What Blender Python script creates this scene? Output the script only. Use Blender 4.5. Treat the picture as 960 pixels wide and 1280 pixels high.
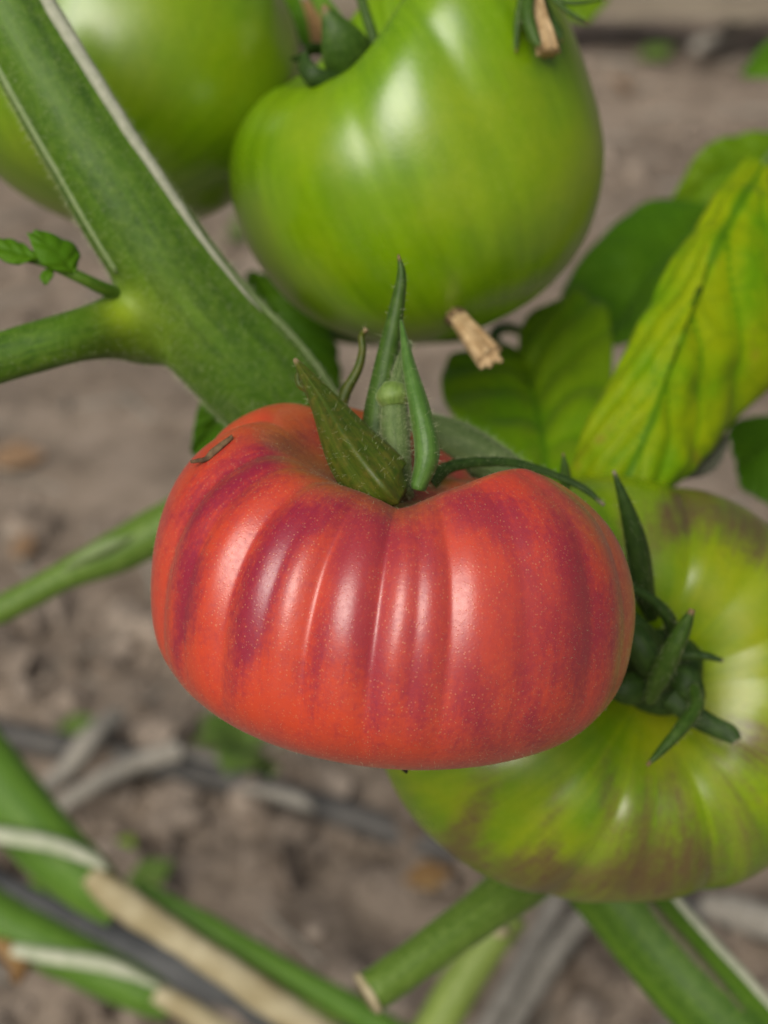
import bpy, math, random
import numpy as np
from mathutils import Vector, Matrix
from mathutils.bvhtree import BVHTree

random.seed(7)
rng = np.random.default_rng(7)
for o in list(bpy.data.objects):
    bpy.data.objects.remove(o)
S = bpy.context.scene
COL = S.collection
R_ = math.radians

# ------------------------------------------------------------------ camera, sky, sun, exposure
CAM_H, PITCH, LENS = 0.70, 35.0, 60.0
cam_d = bpy.data.cameras.new('camera')
cam = bpy.data.objects.new('camera', cam_d)
COL.objects.link(cam)
cam.location = (0, 0, CAM_H)
cam.rotation_euler = (R_(90 - PITCH), 0, 0)
cam_d.lens = LENS
cam_d.sensor_width = 36.0
cam_d.sensor_fit = 'AUTO'
cam_d.clip_start = 0.01
cam_d.clip_end = 500
cam_d.dof.use_dof = True
cam_d.dof.focus_distance = 0.288
cam_d.dof.aperture_fstop = 12.8
S.camera = cam

SUN_EL, SUN_AZ = 47.0, 24.0        # azimuth: degrees to the left of straight behind the camera
sdir = Vector((-math.sin(R_(SUN_AZ)) * math.cos(R_(SUN_EL)),
               -math.cos(R_(SUN_AZ)) * math.cos(R_(SUN_EL)), math.sin(R_(SUN_EL))))
W = bpy.data.worlds.new('World')
S.world = W
W.use_nodes = True
wn = W.node_tree
sky = wn.nodes.new('ShaderNodeTexSky')
sky.sky_type = 'NISHITA'
sky.sun_disc = False
sky.sun_elevation = R_(SUN_EL)
sky.sun_rotation = math.atan2(sdir.x, sdir.y)
sky.air_density = 1.0
sky.dust_density = 6.0
sky.ozone_density = 0.6
bg = wn.nodes['Background']
wn.links.new(sky.outputs[0], bg.inputs[0])
bg.inputs[1].default_value = 0.03
sun_d = bpy.data.lights.new('sun', 'SUN')
sun = bpy.data.objects.new('sun', sun_d)
COL.objects.link(sun)
sun_d.energy = 2.5
sun_d.angle = R_(44)
sun_d.color = (1.0, 0.95, 0.87)
sun.rotation_euler = sdir.to_track_quat('Z', 'Y').to_euler()
sun.location = sdir * 3
S.view_settings.view_transform = 'Standard'
S.view_settings.look = 'None'
S.view_settings.gamma = 1
S.view_settings.exposure = 0.38

# ------------------------------------------------------------------ space helpers
FPX = 1280 * LENS / 36.0
cF = np.array([0, math.cos(R_(PITCH)), -math.sin(R_(PITCH))])
cU = np.array([0, math.sin(R_(PITCH)), math.cos(R_(PITCH))])
cR = np.array([1.0, 0, 0])
cC = np.array([0, 0, CAM_H])


def P(x, y, d):
    """photo pixel and distance along the view -> world point"""
    return cC + d * (cF + cR * (x - 480) / FPX + cU * (640 - y) / FPX)


def PP(*pts):
    return np.array([P(*p) for p in pts])


def G(x, y, z=0.0):
    """photo pixel -> point on the ground"""
    v = cF + cR * (x - 480) / FPX + cU * (640 - y) / FPX
    return cC + v * ((z - CAM_H) / v[2])


def camvec(r, u, b):
    """right, up, towards the viewer -> world direction"""
    v = cR * r + cU * u - cF * b
    return v / np.linalg.norm(v)


def to_px(pts):
    q = np.asarray(pts) - cC
    d = q @ cF
    return 480 + FPX * (q @ cR) / d, 640 - FPX * (q @ cU) / d


def sstep(a, b, x):
    t = np.clip((x - a) / (b - a), 0, 1)
    return t * t * (3 - 2 * t)


def _hash(i, j, k, s):
    n = (i * 374761393 + j * 668265263 + k * 1274126177 + s * 974711) & 0xFFFFFFFF
    n = ((n ^ (n >> 13)) * 1274126177) & 0xFFFFFFFF
    n = ((n ^ (n >> 16)) * 2246822519) & 0xFFFFFFFF
    return ((n ^ (n >> 15)) & 0xFFFFFF) / float(0xFFFFFF)


def vnoise(p, s=0):
    p = np.asarray(p, dtype=float)
    f = np.floor(p).astype(np.int64)
    t = p - f
    t = t * t * (3 - 2 * t)
    r = 0
    for a in (0, 1):
        wa = t[..., 0] if a else 1 - t[..., 0]
        for b in (0, 1):
            wb = t[..., 1] if b else 1 - t[..., 1]
            for c in (0, 1):
                wc = t[..., 2] if c else 1 - t[..., 2]
                r = r + wa * wb * wc * _hash(f[..., 0] + a, f[..., 1] + b, f[..., 2] + c, s)
    return r


def fbm(p, o=4, s=0):
    p = np.asarray(p, dtype=float)
    r, a, tot = 0, 1.0, 0
    for i in range(o):
        r = r + a * vnoise(p * 2 ** i + 17.3 * i, s + i)
        tot += a
        a *= 0.5
    return r / tot


def spline(pts, n):
    """Catmull-Rom through pts (k,d) -> n samples"""
    p = np.asarray(pts, dtype=float)
    if p.ndim == 1:
        p = p[:, None]
    k = len(p)
    if k == 2:
        u = np.linspace(0, 1, n)[:, None]
        return p[0] * (1 - u) + p[1] * u
    e = np.vstack([2 * p[0] - p[1], p, 2 * p[-1] - p[-2]])
    u = np.linspace(0, k - 1, n)
    i = np.clip(u.astype(int), 0, k - 2)
    t = (u - i)[:, None]
    a, b, c, d = e[i], e[i + 1], e[i + 2], e[i + 3]
    return 0.5 * (2 * b + (c - a) * t + (2 * a - 5 * b + 4 * c - d) * t ** 2 + (3 * b - a - 3 * c + d) * t ** 3)


def unit(v):
    return v / np.maximum(np.linalg.norm(v, axis=-1, keepdims=True), 1e-12)


# ------------------------------------------------------------------ object helpers
ORIGIN = {}


def thing(name, label, cat, loc, group=None):
    o = bpy.data.objects.new(name, None)
    o.empty_display_size = 0.01
    COL.objects.link(o)
    o.location = Vector(loc)
    ORIGIN[o.name] = np.array(loc, dtype=float)
    o['label'] = label
    o['category'] = cat
    if group:
        o['group'] = group
    return o


def obj(name, mesh, mat, parent=None, origin=None, label=None, cat=None, group=None, kind=None, smooth=True):
    """mesh = (verts in world space, faces, attributes) -> ONE mesh object"""
    v, f = mesh[0], mesh[1]
    at = mesh[2] if len(mesh) > 2 else {}
    v = np.asarray(v, dtype=float)
    if parent is not None:
        org = ORIGIN[parent.name]
    else:
        org = np.array(origin, dtype=float) if origin is not None else np.zeros(3)
    me = bpy.data.meshes.new(name)
    me.from_pydata((v - org).tolist(), [], f if isinstance(f, list) else f.tolist())
    if smooth:
        me.polygons.foreach_set('use_smooth', np.ones(len(me.polygons), dtype=bool))
    for k, a in at.items():
        a = np.asarray(a, dtype=np.float32)
        if a.ndim == 1:
            A = me.attributes.new(k, 'FLOAT', 'POINT')
            A.data.foreach_set('value', a)
        else:
            A = me.attributes.new(k, 'FLOAT_VECTOR', 'POINT')
            A.data.foreach_set('vector', a.ravel())
    me.materials.append(mat)
    me.update()
    o = bpy.data.objects.new(name, me)
    COL.objects.link(o)
    if parent is not None:
        o.parent = parent
        ORIGIN[o.name] = org
    else:
        o.location = Vector(org)
        ORIGIN[o.name] = org
    if label:
        o['label'] = label
    if cat:
        o['category'] = cat
    if group:
        o['group'] = group
    if kind:
        o['kind'] = kind
    return o


def grid_faces(n, m, wrap=False, base=0):
    """n rows, m columns"""
    i = np.arange(n - 1)[:, None]
    j = np.arange(m if wrap else m - 1)[None, :]
    j2 = (j + 1) % m
    f = np.stack([i * m + j, i * m + j2, (i + 1) * m + j2, (i + 1) * m + j], axis=-1).reshape(-1, 4)
    return f + base


def tube(pts, radii, n=40, seg=24, ref=None, flat=1.0, prof=None, bump=0.0, seed=0, nsc=300.0):
    """tapered tube along a spline; ref = direction of angle 0; flat squeezes along ref"""
    c = spline(pts, n)
    r = spline(radii, n)[:, 0]
    t = unit(np.gradient(c, axis=0))
    ref = -cF if ref is None else np.asarray(ref, dtype=float)
    nn = unit(ref - t * (t @ ref)[:, None])
    bb = np.cross(nn, t)          # image right when ref looks at the viewer and t runs down
    a = np.linspace(0, 2 * math.pi, seg, endpoint=False)
    k = np.ones(seg) if prof is None else prof(a)
    rr = r[:, None] * k[None, :]
    v = c[:, None, :] + nn[:, None, :] * (np.cos(a) * flat)[None, :, None] * rr[..., None] \
        + bb[:, None, :] * np.sin(a)[None, :, None] * rr[..., None]
    if bump:
        d = unit(v - c[:, None, :])
        v = v + d * ((fbm(v * nsc, 3, seed) - 0.5) * 2 * bump)[..., None]
    u = np.repeat(np.linspace(0, 1, n), seg)
    ang = np.tile(a, n)
    v = v.reshape(-1, 3)
    f = grid_faces(n, seg, True).tolist()
    b = len(v)
    v = np.vstack([v, c[0], c[-1]])
    for j in range(seg):
        f.append([b, (j + 1) % seg, j])
        f.append([b + 1, (n - 1) * seg + j, (n - 1) * seg + (j + 1) % seg])
    u = np.append(u, [0, 1])
    ang = np.append(ang, [0, 0])
    return v, f, {'u': u, 'flow': np.stack([np.cos(ang), np.sin(ang), u], axis=1)}


def blade(pts, widths, n=40, m=13, ref=None, cup=0.3, thick=0.0006, roll=0.0, twist=0.0, bump=0.00016, seed=0, keel=0.0):
    """sepal: a cupped, tapering, solid strap along a spline; ref = side the convex back faces"""
    c = spline(pts, n)
    w = np.maximum(spline(widths, n)[:, 0], 0.00005)
    t = unit(np.gradient(c, axis=0))
    ref = -cF if ref is None else np.asarray(ref, dtype=float)
    nn = unit(ref - t * (t @ ref)[:, None])
    if twist:
        tw = np.linspace(0, twist, n)[:, None]
        b0 = np.cross(nn, t)
        nn = nn * np.cos(tw) + b0 * np.sin(tw)
    bb = np.cross(nn, t)
    s = np.linspace(-1, 1, m)
    vs = []
    th = thick * np.minimum(1, w / (w.max() * 0.35))
    for sgn in (1, -1):
        ang = s * (0.001 + roll)
        off = w[:, None] * (np.sin(ang) / (0.001 + roll))[None, :]
        dep = -w[:, None] * ((1 - np.cos(ang)) / (0.001 + roll) + cup * s ** 2 - keel * np.exp(-(s / 0.18) ** 2) * 0.3)[None, :]
        e = th[:, None] * (1 - 0.7 * np.abs(s) ** 3)[None, :] * sgn * 0.5
        v = c[:, None] + bb[:, None] * off[..., None] + nn[:, None] * (dep + e)[..., None]
        vs.append(v)
    if bump:
        q = (fbm(vs[0] * 700, 3, seed) - 0.5)[..., None] * bump * 2
        vs = [x + nn[:, None] * q for x in vs]
    A, B = vs[0].reshape(-1, 3), vs[1].reshape(-1, 3)
    f = grid_faces(n, m).tolist()
    k = n * m
    f += (grid_faces(n, m)[:, ::-1] + k).tolist()
    for i in range(n - 1):
        f.append([i * m, (i + 1) * m, k + (i + 1) * m, k + i * m])
        f.append([i * m + m - 1, k + i * m + m - 1, k + (i + 1) * m + m - 1, (i + 1) * m + m - 1])
    for j in range(m - 1):
        f.append([j + 1, j, k + j, k + j + 1])
        f.append([(n - 1) * m + j, (n - 1) * m + j + 1, k + (n - 1) * m + j + 1, k + (n - 1) * m + j])
    u = np.repeat(np.linspace(0, 1, n), m)
    vv = np.tile(s, n)
    at = {'u': np.tile(u, 2), 'flow': np.tile(np.stack([vv, 0 * vv, u], axis=1), (2, 1))}
    return np.vstack([A, B]), f, at


def leaf(mid, left, right, n=90, m=29, bulge=0.004, quilt=0.0012, nv=7, slope=0.22, thick=0.0004, wave=0.002, seed=0,
         serr=0.0, vw=0.05):
    """leaf between two edge splines and a midrib, with sunken side veins and quilted cells"""
    M, L, Rr = spline(mid, n), spline(left, n), spline(right, n)
    s = np.linspace(-1, 1, m)
    u = np.linspace(0, 1, n)
    a = np.abs(s)[None, :, None]
    E = np.where((s < 0)[None, :, None], L[:, None], Rr[:, None])
    if serr:
        k = (serr * (np.abs(((u * 9) % 1) - 0.35)))[:, None, None]
        E = E + (M[:, None] - E) * k
    v = M[:, None] * (1 - a) + E * a
    du = np.gradient(v, axis=0)
    dv = np.gradient(v, axis=1)
    nr = unit(np.cross(dv, du))
    if (nr.reshape(-1, 3).mean(0) @ cF) > 0:
        nr = -nr
    ph = ((u[:, None] - slope * np.abs(s)[None, :] ** 0.9) * nv + 0.35 * (s < 0)[None, :])
    dist = np.abs((ph + 0.5) % 1 - 0.5)
    vein = np.exp(-(dist / vw) ** 2) * (1 - 0.55 * np.abs(s)[None, :])
    vein = np.maximum(vein, np.exp(-(s / 0.045) ** 2)[None, :] * np.ones((n, 1)))
    cell = np.sin(np.clip(dist * 2, 0, 1) * math.pi / 2) * np.clip(np.abs(s) * 5, 0, 1)[None, :]
    h = bulge * (np.abs(s) * (1.35 - np.abs(s)))[None, :] * np.sin(u * math.pi)[:, None] ** 0.5
    h = h + quilt * cell + wave * (fbm(v * 55, 3, seed) - 0.5) * 2
    v = v + nr * h[..., None]
    A = v.reshape(-1, 3)
    B = (v - nr * thick).reshape(-1, 3)
    f = grid_faces(n, m).tolist()
    k = n * m
    f += (grid_faces(n, m)[:, ::-1] + k).tolist()
    for i in range(n - 1):
        f.append([i * m, (i + 1) * m, k + (i + 1) * m, k + i * m])
        f.append([i * m + m - 1, k + i * m + m - 1, k + (i + 1) * m + m - 1, (i + 1) * m + m - 1])
    uu = np.repeat(u, m)
    ss = np.tile(s, n)
    at = {'u': np.tile(uu, 2), 'vein': np.tile(vein.ravel(), 2),
          'flow': np.tile(np.stack([ss, 0 * ss, uu], axis=1), (2, 1))}
    return np.vstack([A, B]), f, at


def hairs(mesh, count, length, rad, seed=0, lean=0.5, keep=None):
    """thin tapering hairs standing on a mesh"""
    rg = np.random.default_rng(seed)
    v = np.asarray(mesh[0])
    q = np.array([f[:3] if len(f) == 3 else f[:3] for f in mesh[1]] + [[f[0], f[2], f[3]] for f in mesh[1] if len(f) == 4])
    a, b, c = v[q[:, 0]], v[q[:, 1]], v[q[:, 2]]
    cr = np.cross(b - a, c - a)
    ar = np.linalg.norm(cr, axis=1)
    if keep is not None:
        ar = ar * keep((a + b + c) / 3)
    idx = rg.choice(len(q), count, p=ar / ar.sum())
    r1, r2 = rg.random(count), rg.random(count)
    sw = r1 + r2 > 1
    r1, r2 = np.where(sw, 1 - r1, r1), np.where(sw, 1 - r2, r2)
    p = a[idx] + (b - a)[idx] * r1[:, None] + (c - a)[idx] * r2[:, None]
    nn = unit(cr[idx])
    cen = v.mean(0)
    ctr = c_out(mesh, p)
    if ctr is not None:
        flip = ((p - ctr) * nn).sum(1) < 0
        nn[flip] *= -1
    d = unit(nn + lean * rg.normal(0, 0.5, (count, 3)))
    L = length * (0.4 + 0.8 * rg.random(count))[:, None]
    bend = rg.normal(0, 0.18, (count, 3))
    e1 = unit(np.cross(d, rg.normal(0, 1, (count, 3))))
    e2 = np.cross(d, e1)
    out = []
    for lv, rr in ((0.0, rad), (0.55, rad * 0.7)):
        ce = p + d * L * lv + bend * L * lv ** 2 - nn * (0.00005 if lv == 0 else 0)
        for k in range(3):
            th = 2 * math.pi * k / 3
            out.append(ce + (e1 * math.cos(th) + e2 * math.sin(th)) * rr)
    out.append(p + d * L + bend * L)
    V = np.stack(out, axis=1).reshape(-1, 3)
    f = []
    base = np.arange(count)[:, None] * 7
    for k in range(3):
        k2 = (k + 1) % 3
        f.append(base + np.array([[k, k2, 3 + k2]]))
        f.append(base + np.array([[k, 3 + k2, 3 + k]]))
        f.append(base + np.array([[3 + k, 3 + k2, 6]]))
    return V, np.vstack(f)


def c_out(mesh, p):
    """rough inside point per sample, used to point hairs outwards"""
    c = mesh[3] if len(mesh) > 3 else None
    if c is None:
        return np.asarray(mesh[0]).mean(0)
    d = ((p[:, None] - c[None]) ** 2).sum(2)
    return c[d.argmin(1)]


# ------------------------------------------------------------------ material helpers
def new_mat(name):
    m = bpy.data.materials.new(name)
    m.use_nodes = True
    nt = m.node_tree
    return m, nt, nt.nodes['Principled BSDF']


def N(nt, typ, ins=None, **props):
    n = nt.nodes.new(typ)
    for k, v in props.items():
        setattr(n, k, v)
    for k, v in (ins or {}).items():
        s = n.inputs[k]
        if hasattr(v, 'is_output'):
            nt.links.new(v, s)
        else:
            s.default_value = v
    return n


def rgba(c):
    return (c[0], c[1], c[2], 1.0)


def MIX(nt, f, a, b, blend='MIX'):
    n = nt.nodes.new('ShaderNodeMix')
    n.data_type = 'RGBA'
    n.blend_type = blend
    for i, v in ((0, f), (6, a), (7, b)):
        if hasattr(v, 'is_output'):
            nt.links.new(v, n.inputs[i])
        else:
            n.inputs[i].default_value = v if i == 0 else rgba(v)
    return n.outputs[2]


def MA(nt, op, a, b=0.0, clamp=False):
    n = nt.nodes.new('ShaderNodeMath')
    n.operation = op
    n.use_clamp = clamp
    for i, v in ((0, a), (1, b)):
        if hasattr(v, 'is_output'):
            nt.links.new(v, n.inputs[i])
        else:
            n.inputs[i].default_value = v
    return n.outputs[0]


def MR(nt, v, a, b, c=0.0, d=1.0):
    n = N(nt, 'ShaderNodeMapRange', {0: v, 1: a, 2: b, 3: c, 4: d}, interpolation_type='SMOOTHSTEP')
    return n.outputs[0]


def ATTR(nt, name, out=2):
    return N(nt, 'ShaderNodeAttribute', attribute_name=name).outputs[out]


def NOISE(nt, vec, scale, detail=4.0, rough=0.55, dist=0.0):
    return N(nt, 'ShaderNodeTexNoise', {'Vector': vec, 'Scale': scale, 'Detail': detail, 'Roughness': rough,
                                        'Distortion': dist}).outputs[0]


def OC(nt):
    return N(nt, 'ShaderNodeTexCoord').outputs['Object']


def BUMP(nt, h, strength, dist, bsdf):
    b = N(nt, 'ShaderNodeBump', {'Strength': strength, 'Distance': dist, 'Height': h})
    nt.links.new(b.outputs[0], bsdf.inputs['Normal'])


def SCALE(nt, vec, s):
    return N(nt, 'ShaderNodeVectorMath', {0: vec, 1: s}, operation='MULTIPLY').outputs[0]


def setp(b, nt, **kw):
    for k, v in kw.items():
        s = b.inputs[k.replace('_', ' ')]
        if hasattr(v, 'is_output'):
            nt.links.new(v, s)
        else:
            s.default_value = v


def mat_red():
    m, nt, b = new_mat('red_tomato_skin')
    oc = OC(nt)
    pig = ATTR(nt, 'pig')
    och = ATTR(nt, 'och')
    flow = ATTR(nt, 'flow', 1)
    st = NOISE(nt, SCALE(nt, flow, (34, 34, 3.2)), 1.0, 6, 0.68)
    fine = NOISE(nt, oc, 900, 4, 0.6)
    pp = MA(nt, 'ADD', pig, MA(nt, 'MULTIPLY', MA(nt, 'SUBTRACT', st, 0.5), 1.0))
    pp = MA(nt, 'ADD', pp, MA(nt, 'MULTIPLY', MA(nt, 'SUBTRACT', NOISE(nt, oc, 230, 5, 0.7), 0.5), 1.1))
    pp = MA(nt, 'ADD', pp, MA(nt, 'MULTIPLY', MA(nt, 'SUBTRACT', fine, 0.5), 1.1))
    pp = MR(nt, pp, -0.02, 1.25, 0.0, 0.95)
    base = MIX(nt, MR(nt, NOISE(nt, oc, 60, 3), 0.35, 0.7), (0.60, 0.058, 0.020), (0.55, 0.066, 0.036))
    col = MIX(nt, och, base, (0.44, 0.135, 0.026))
    col = MIX(nt, pp, col, (0.27, 0.012, 0.040))
    pnk = ATTR(nt, 'pnk')
    col = MIX(nt, MA(nt, 'MULTIPLY', pnk, 0.5), col, (0.50, 0.080, 0.062))
    vor = N(nt, 'ShaderNodeTexVoronoi', {'Vector': oc, 'Scale': 1500.0, 'Randomness': 1.0}, feature='F1')
    dot = MR(nt, vor.outputs['Distance'], 0.14, 0.30, 1.0, 0.0)
    some = MR(nt, NOISE(nt, oc, 1900, 1), 0.36, 0.56)
    patch = MR(nt, NOISE(nt, oc, 70, 2), 0.3, 0.62, 0.25, 1.0)
    k = MA(nt, 'MULTIPLY', MA(nt, 'MULTIPLY', dot, some), MA(nt, 'MULTIPLY', patch, 0.34))
    col = MIX(nt, k, col, (0.72, 0.34, 0.15))
    setp(b, nt, Base_Color=col, Roughness=MR(nt, fine, 0.3, 0.7, 0.33, 0.42), Subsurface_Weight=0.12,
         Subsurface_Radius=(0.006, 0.0015, 0.0008), Subsurface_Scale=0.6, Specular_IOR_Level=0.85, Sheen_Weight=0.03, Sheen_Roughness=0.4)
    h = MA(nt, 'ADD', MA(nt, 'MULTIPLY', NOISE(nt, oc, 1500, 3), 0.35), MA(nt, 'MULTIPLY', dot, 0.25))
    BUMP(nt, h, 0.22, 0.0004, b)
    return m


def mat_green(name, dark, mid, light, brown=None):
    m, nt, b = new_mat(name)
    oc = OC(nt)
    flow = ATTR(nt, 'flow', 1)
    tt = ATTR(nt, 'tt')
    st = NOISE(nt, SCALE(nt, flow, (9, 9, 1.2)), 1.0, 5, 0.55)
    bl = NOISE(nt, oc, 35, 3)
    col = MIX(nt, MR(nt, st, 0.32, 0.68), dark, mid)
    col = MIX(nt, MR(nt, bl, 0.35, 0.75), col, light)
    col = MIX(nt, MR(nt, NOISE(nt, oc, 420, 3), 0.35, 0.75, 0.0, 0.22), col, dark)
    if brown:
        pig = ATTR(nt, 'pig')
        s2 = NOISE(nt, SCALE(nt, flow, (22, 22, 2.5)), 1.0, 5, 0.6)
        fn = NOISE(nt, oc, 600, 4, 0.6)
        pp = MA(nt, 'ADD', pig, MA(nt, 'MULTIPLY', MA(nt, 'SUBTRACT', s2, 0.5), 1.3))
        pp = MA(nt, 'ADD', pp, MA(nt, 'MULTIPLY', MA(nt, 'SUBTRACT', fn, 0.5), 0.8))
        col = MIX(nt, MR(nt, pp, 0.10, 1.25, 0.0, 0.92), col, brown)
        pale = ATTR(nt, 'pale')
        col = MIX(nt, pale, col, (0.33, 0.40, 0.05))
    vor = N(nt, 'ShaderNodeTexVoronoi', {'Vector': oc, 'Scale': 900.0}, feature='F1')
    dot = MR(nt, vor.outputs['Distance'], 0.12, 0.3, 0.16, 0.0)
    col = MIX(nt, dot, col, (0.40, 0.46, 0.12))
    setp(b, nt, Base_Color=col, Roughness=MR(nt, bl, 0.3, 0.7, 0.27, 0.36), Subsurface_Weight=0.15,
         Subsurface_Radius=(0.004, 0.005, 0.001), Subsurface_Scale=0.6, Specular_IOR_Level=0.6 if brown else 0.85)
    BUMP(nt, NOISE(nt, oc, 700, 3), 0.10, 0.0004, b)
    return m


def mat_stem(name, dark, mid, light, streak=(7, 7, 2.0), rough=0.55, sheen=0.25, tip=None, joint=None, node_spot=None):
    m, nt, b = new_mat(name)
    oc = OC(nt)
    flow = ATTR(nt, 'flow', 1)
    st = NOISE(nt, SCALE(nt, flow, streak), 1.0, 4, 0.6)
    fn = NOISE(nt, oc, 500, 4, 0.65)
    col = MIX(nt, MR(nt, st, 0.3, 0.7), dark, mid)
    col = MIX(nt, MR(nt, fn, 0.35, 0.8, 0.0, 0.55), col, light)
    u = ATTR(nt, 'u')
    if tip:
        e = MA(nt, 'ADD', u, MA(nt, 'MULTIPLY', MA(nt, 'SUBTRACT', fn, 0.5), 0.12))
        col = MIX(nt, MR(nt, e, tip[0], tip[1]), col, tip[2])
    if joint:
        e = MA(nt, 'ADD', u, MA(nt, 'MULTIPLY', MA(nt, 'SUBTRACT', fn, 0.5), 0.1))
        col = MIX(nt, MR(nt, e, joint[0], joint[1], 1.0, 0.0), col, joint[2])
    if node_spot:
        col = MIX(nt, MA(nt, 'MULTIPLY', ATTR(nt, 'jt'), 0.75, True), col, node_spot)
    setp(b, nt, Base_Color=col, Roughness=rough, Subsurface_Weight=0.06, Subsurface_Radius=(0.002, 0.003, 0.001),
         Sheen_Weight=sheen, Sheen_Roughness=0.35, Sheen_Tint=(0.8, 1.0, 0.55, 1), Specular_IOR_Level=0.35)
    BUMP(nt, MA(nt, 'ADD', fn, MA(nt, 'MULTIPLY', st, 0.6)), 0.25, 0.0006, b)
    return m


def mat_leaf(name, c0, c1, vein, yellow=None, transl=0.35, spot=None):
    m, nt, b = new_mat(name)
    oc = OC(nt)
    flow = ATTR(nt, 'flow', 1)
    va = ATTR(nt, 'vein')
    n1 = NOISE(nt, oc, 45, 4)
    n2 = NOISE(nt, oc, 260, 4, 0.65)
    col = MIX(nt, MR(nt, n1, 0.32, 0.68), c0, c1)
    if yellow:
        yy = MA(nt, 'MULTIPLY', MR(nt, va, 0.0, 0.5, 1.0, 0.0), MR(nt, n1, 0.30, 0.62))
        col = MIX(nt, yy, col, yellow)
    if spot:
        col = MIX(nt, MR(nt, NOISE(nt, oc, 60, 5, 0.6), 0.62, 0.72, 0, 0.8), col, spot)
    net = N(nt, 'ShaderNodeTexVoronoi', {'Vector': N(nt, 'ShaderNodeVectorMath', {0: SCALE(nt, flow, (5, 1, 11)), 1: N(nt, 'ShaderNodeTexNoise', {'Vector': oc, 'Scale': 60.0}).outputs[1]}, operation='ADD').outputs[0], 'Scale': 1.0}, feature='DISTANCE_TO_EDGE').outputs[0]
    nk = MR(nt, net, 0.0, 0.07, 0.22, 0.0)
    col = MIX(nt, nk, col, vein)
    col = MIX(nt, MA(nt, 'MULTIPLY', MR(nt, va, 0.25, 0.95), 0.85), col, vein)
    col = MIX(nt, MR(nt, n2, 0.4, 0.8, 0.0, 0.25), col, vein)
    setp(b, nt, Base_Color=col, Roughness=0.55, Specular_IOR_Level=0.2, Sheen_Weight=0.03)
    BUMP(nt, MA(nt, 'ADD', n2, MA(nt, 'MULTIPLY', nk, -1.5)), 0.25, 0.0007, b)
    tr = N(nt, 'ShaderNodeBsdfTranslucent', {'Color': col})
    mx = N(nt, 'ShaderNodeMixShader', {0: transl, 1: b.outputs[0], 2: tr.outputs[0]})
    nt.links.new(mx.outputs[0], nt.nodes['Material Output'].inputs[0])
    return m


def mat_plain(name, c0, c1, scale=200.0, rough=0.7, bump=0.3, bd=0.001, sc3=(1, 1, 1), spec=0.3, metal=0.0):
    m, nt, b = new_mat(name)
    oc = OC(nt)
    n1 = NOISE(nt, SCALE(nt, oc, sc3), scale, 5, 0.6)
    col = MIX(nt, MR(nt, n1, 0.3, 0.7), c0, c1)
    setp(b, nt, Base_Color=col, Roughness=rough, Specular_IOR_Level=spec, Metallic=metal)
    BUMP(nt, n1, bump, bd, b)
    return m


def mat_soil():
    m, nt, b = new_mat('dry_soil')
    oc = OC(nt)
    n1 = NOISE(nt, oc, 5.0, 5, 0.6)
    n2 = NOISE(nt, oc, 38.0, 6, 0.65)
    n3 = NOISE(nt, oc, 260.0, 4, 0.6)
    col = MIX(nt, MR(nt, n1, 0.3, 0.7), (0.158, 0.124, 0.092), (0.295, 0.240, 0.186))
    col = MIX(nt, MR(nt, n2, 0.30, 0.72, 0, 0.75), col, (0.30, 0.245, 0.20))
    col = MIX(nt, MR(nt, n2, 0.54, 0.34, 0, 0.55), col, (0.105, 0.082, 0.064))
    col = MIX(nt, MR(nt, n3, 0.42, 0.75, 0, 0.4), col, (0.30, 0.25, 0.20))
    setp(b, nt, Base_Color=col, Roughness=0.95, Specular_IOR_Level=0.1)
    BUMP(nt, MA(nt, 'ADD', n2, MA(nt, 'MULTIPLY', n3, 0.4)), 0.6, 0.01, b)
    return m


M_RED = mat_red()
M_GREEN = mat_green('green_tomato_skin', (0.120, 0.250, 0.001), (0.170, 0.325, 0.001), (0.225, 0.335, 0.002))
M_GREEN2 = mat_green('deep_green_tomato_skin', (0.115, 0.240, 0.001), (0.160, 0.310, 0.001), (0.21, 0.32, 0.002))
M_TURN = mat_green('turning_tomato_skin', (0.115, 0.235, 0.002), (0.200, 0.315, 0.002), (0.29, 0.325, 0.004), brown=(0.120, 0.066, 0.036))
M_STEM = mat_stem('vine_bark', (0.028, 0.080, 0.004), (0.072, 0.165, 0.006), (0.13, 0.225, 0.022), streak=(3, 3, 5), sheen=0.12, node_spot=(0.26, 0.36, 0.012))
M_BRANCH = mat_stem('vine_branch', (0.060, 0.145, 0.010), (0.105, 0.205, 0.012), (0.16, 0.27, 0.03), sheen=0.2,
                    joint=(0.22, 0.36, (0.25, 0.34, 0.012)))
M_RIB = mat_stem('pale_rib', (0.22, 0.25, 0.17), (0.36, 0.38, 0.28), (0.50, 0.50, 0.40), sheen=0.3)
M_RIBG = mat_stem('pale_green_rib', (0.13, 0.20, 0.07), (0.20, 0.28, 0.10), (0.28, 0.34, 0.18), sheen=0.3)
M_SEPAL = mat_stem('sepal_green', (0.020, 0.055, 0.005), (0.048, 0.110, 0.008), (0.09, 0.16, 0.025), rough=0.55, sheen=0.06,
                   tip=(0.90, 0.99, (0.20, 0.13, 0.06)))
M_SEPALB = mat_stem('sepal_bronze', (0.030, 0.058, 0.004), (0.062, 0.098, 0.006), (0.15, 0.12, 0.02), rough=0.45, sheen=0.04,
                    streak=(9, 9, 3), tip=(0.88, 0.98, (0.26, 0.20, 0.11)))
M_SEPALL = mat_stem('sepal_light', (0.045, 0.115, 0.018), (0.080, 0.175, 0.028), (0.13, 0.24, 0.06), rough=0.42, sheen=0.2)
M_SEPALD = mat_stem('sepal_dark', (0.011, 0.032, 0.003), (0.026, 0.066, 0.006), (0.055, 0.11, 0.015), rough=0.6, sheen=0.03,
                    tip=(0.93, 0.99, (0.22, 0.20, 0.12)))
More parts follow.
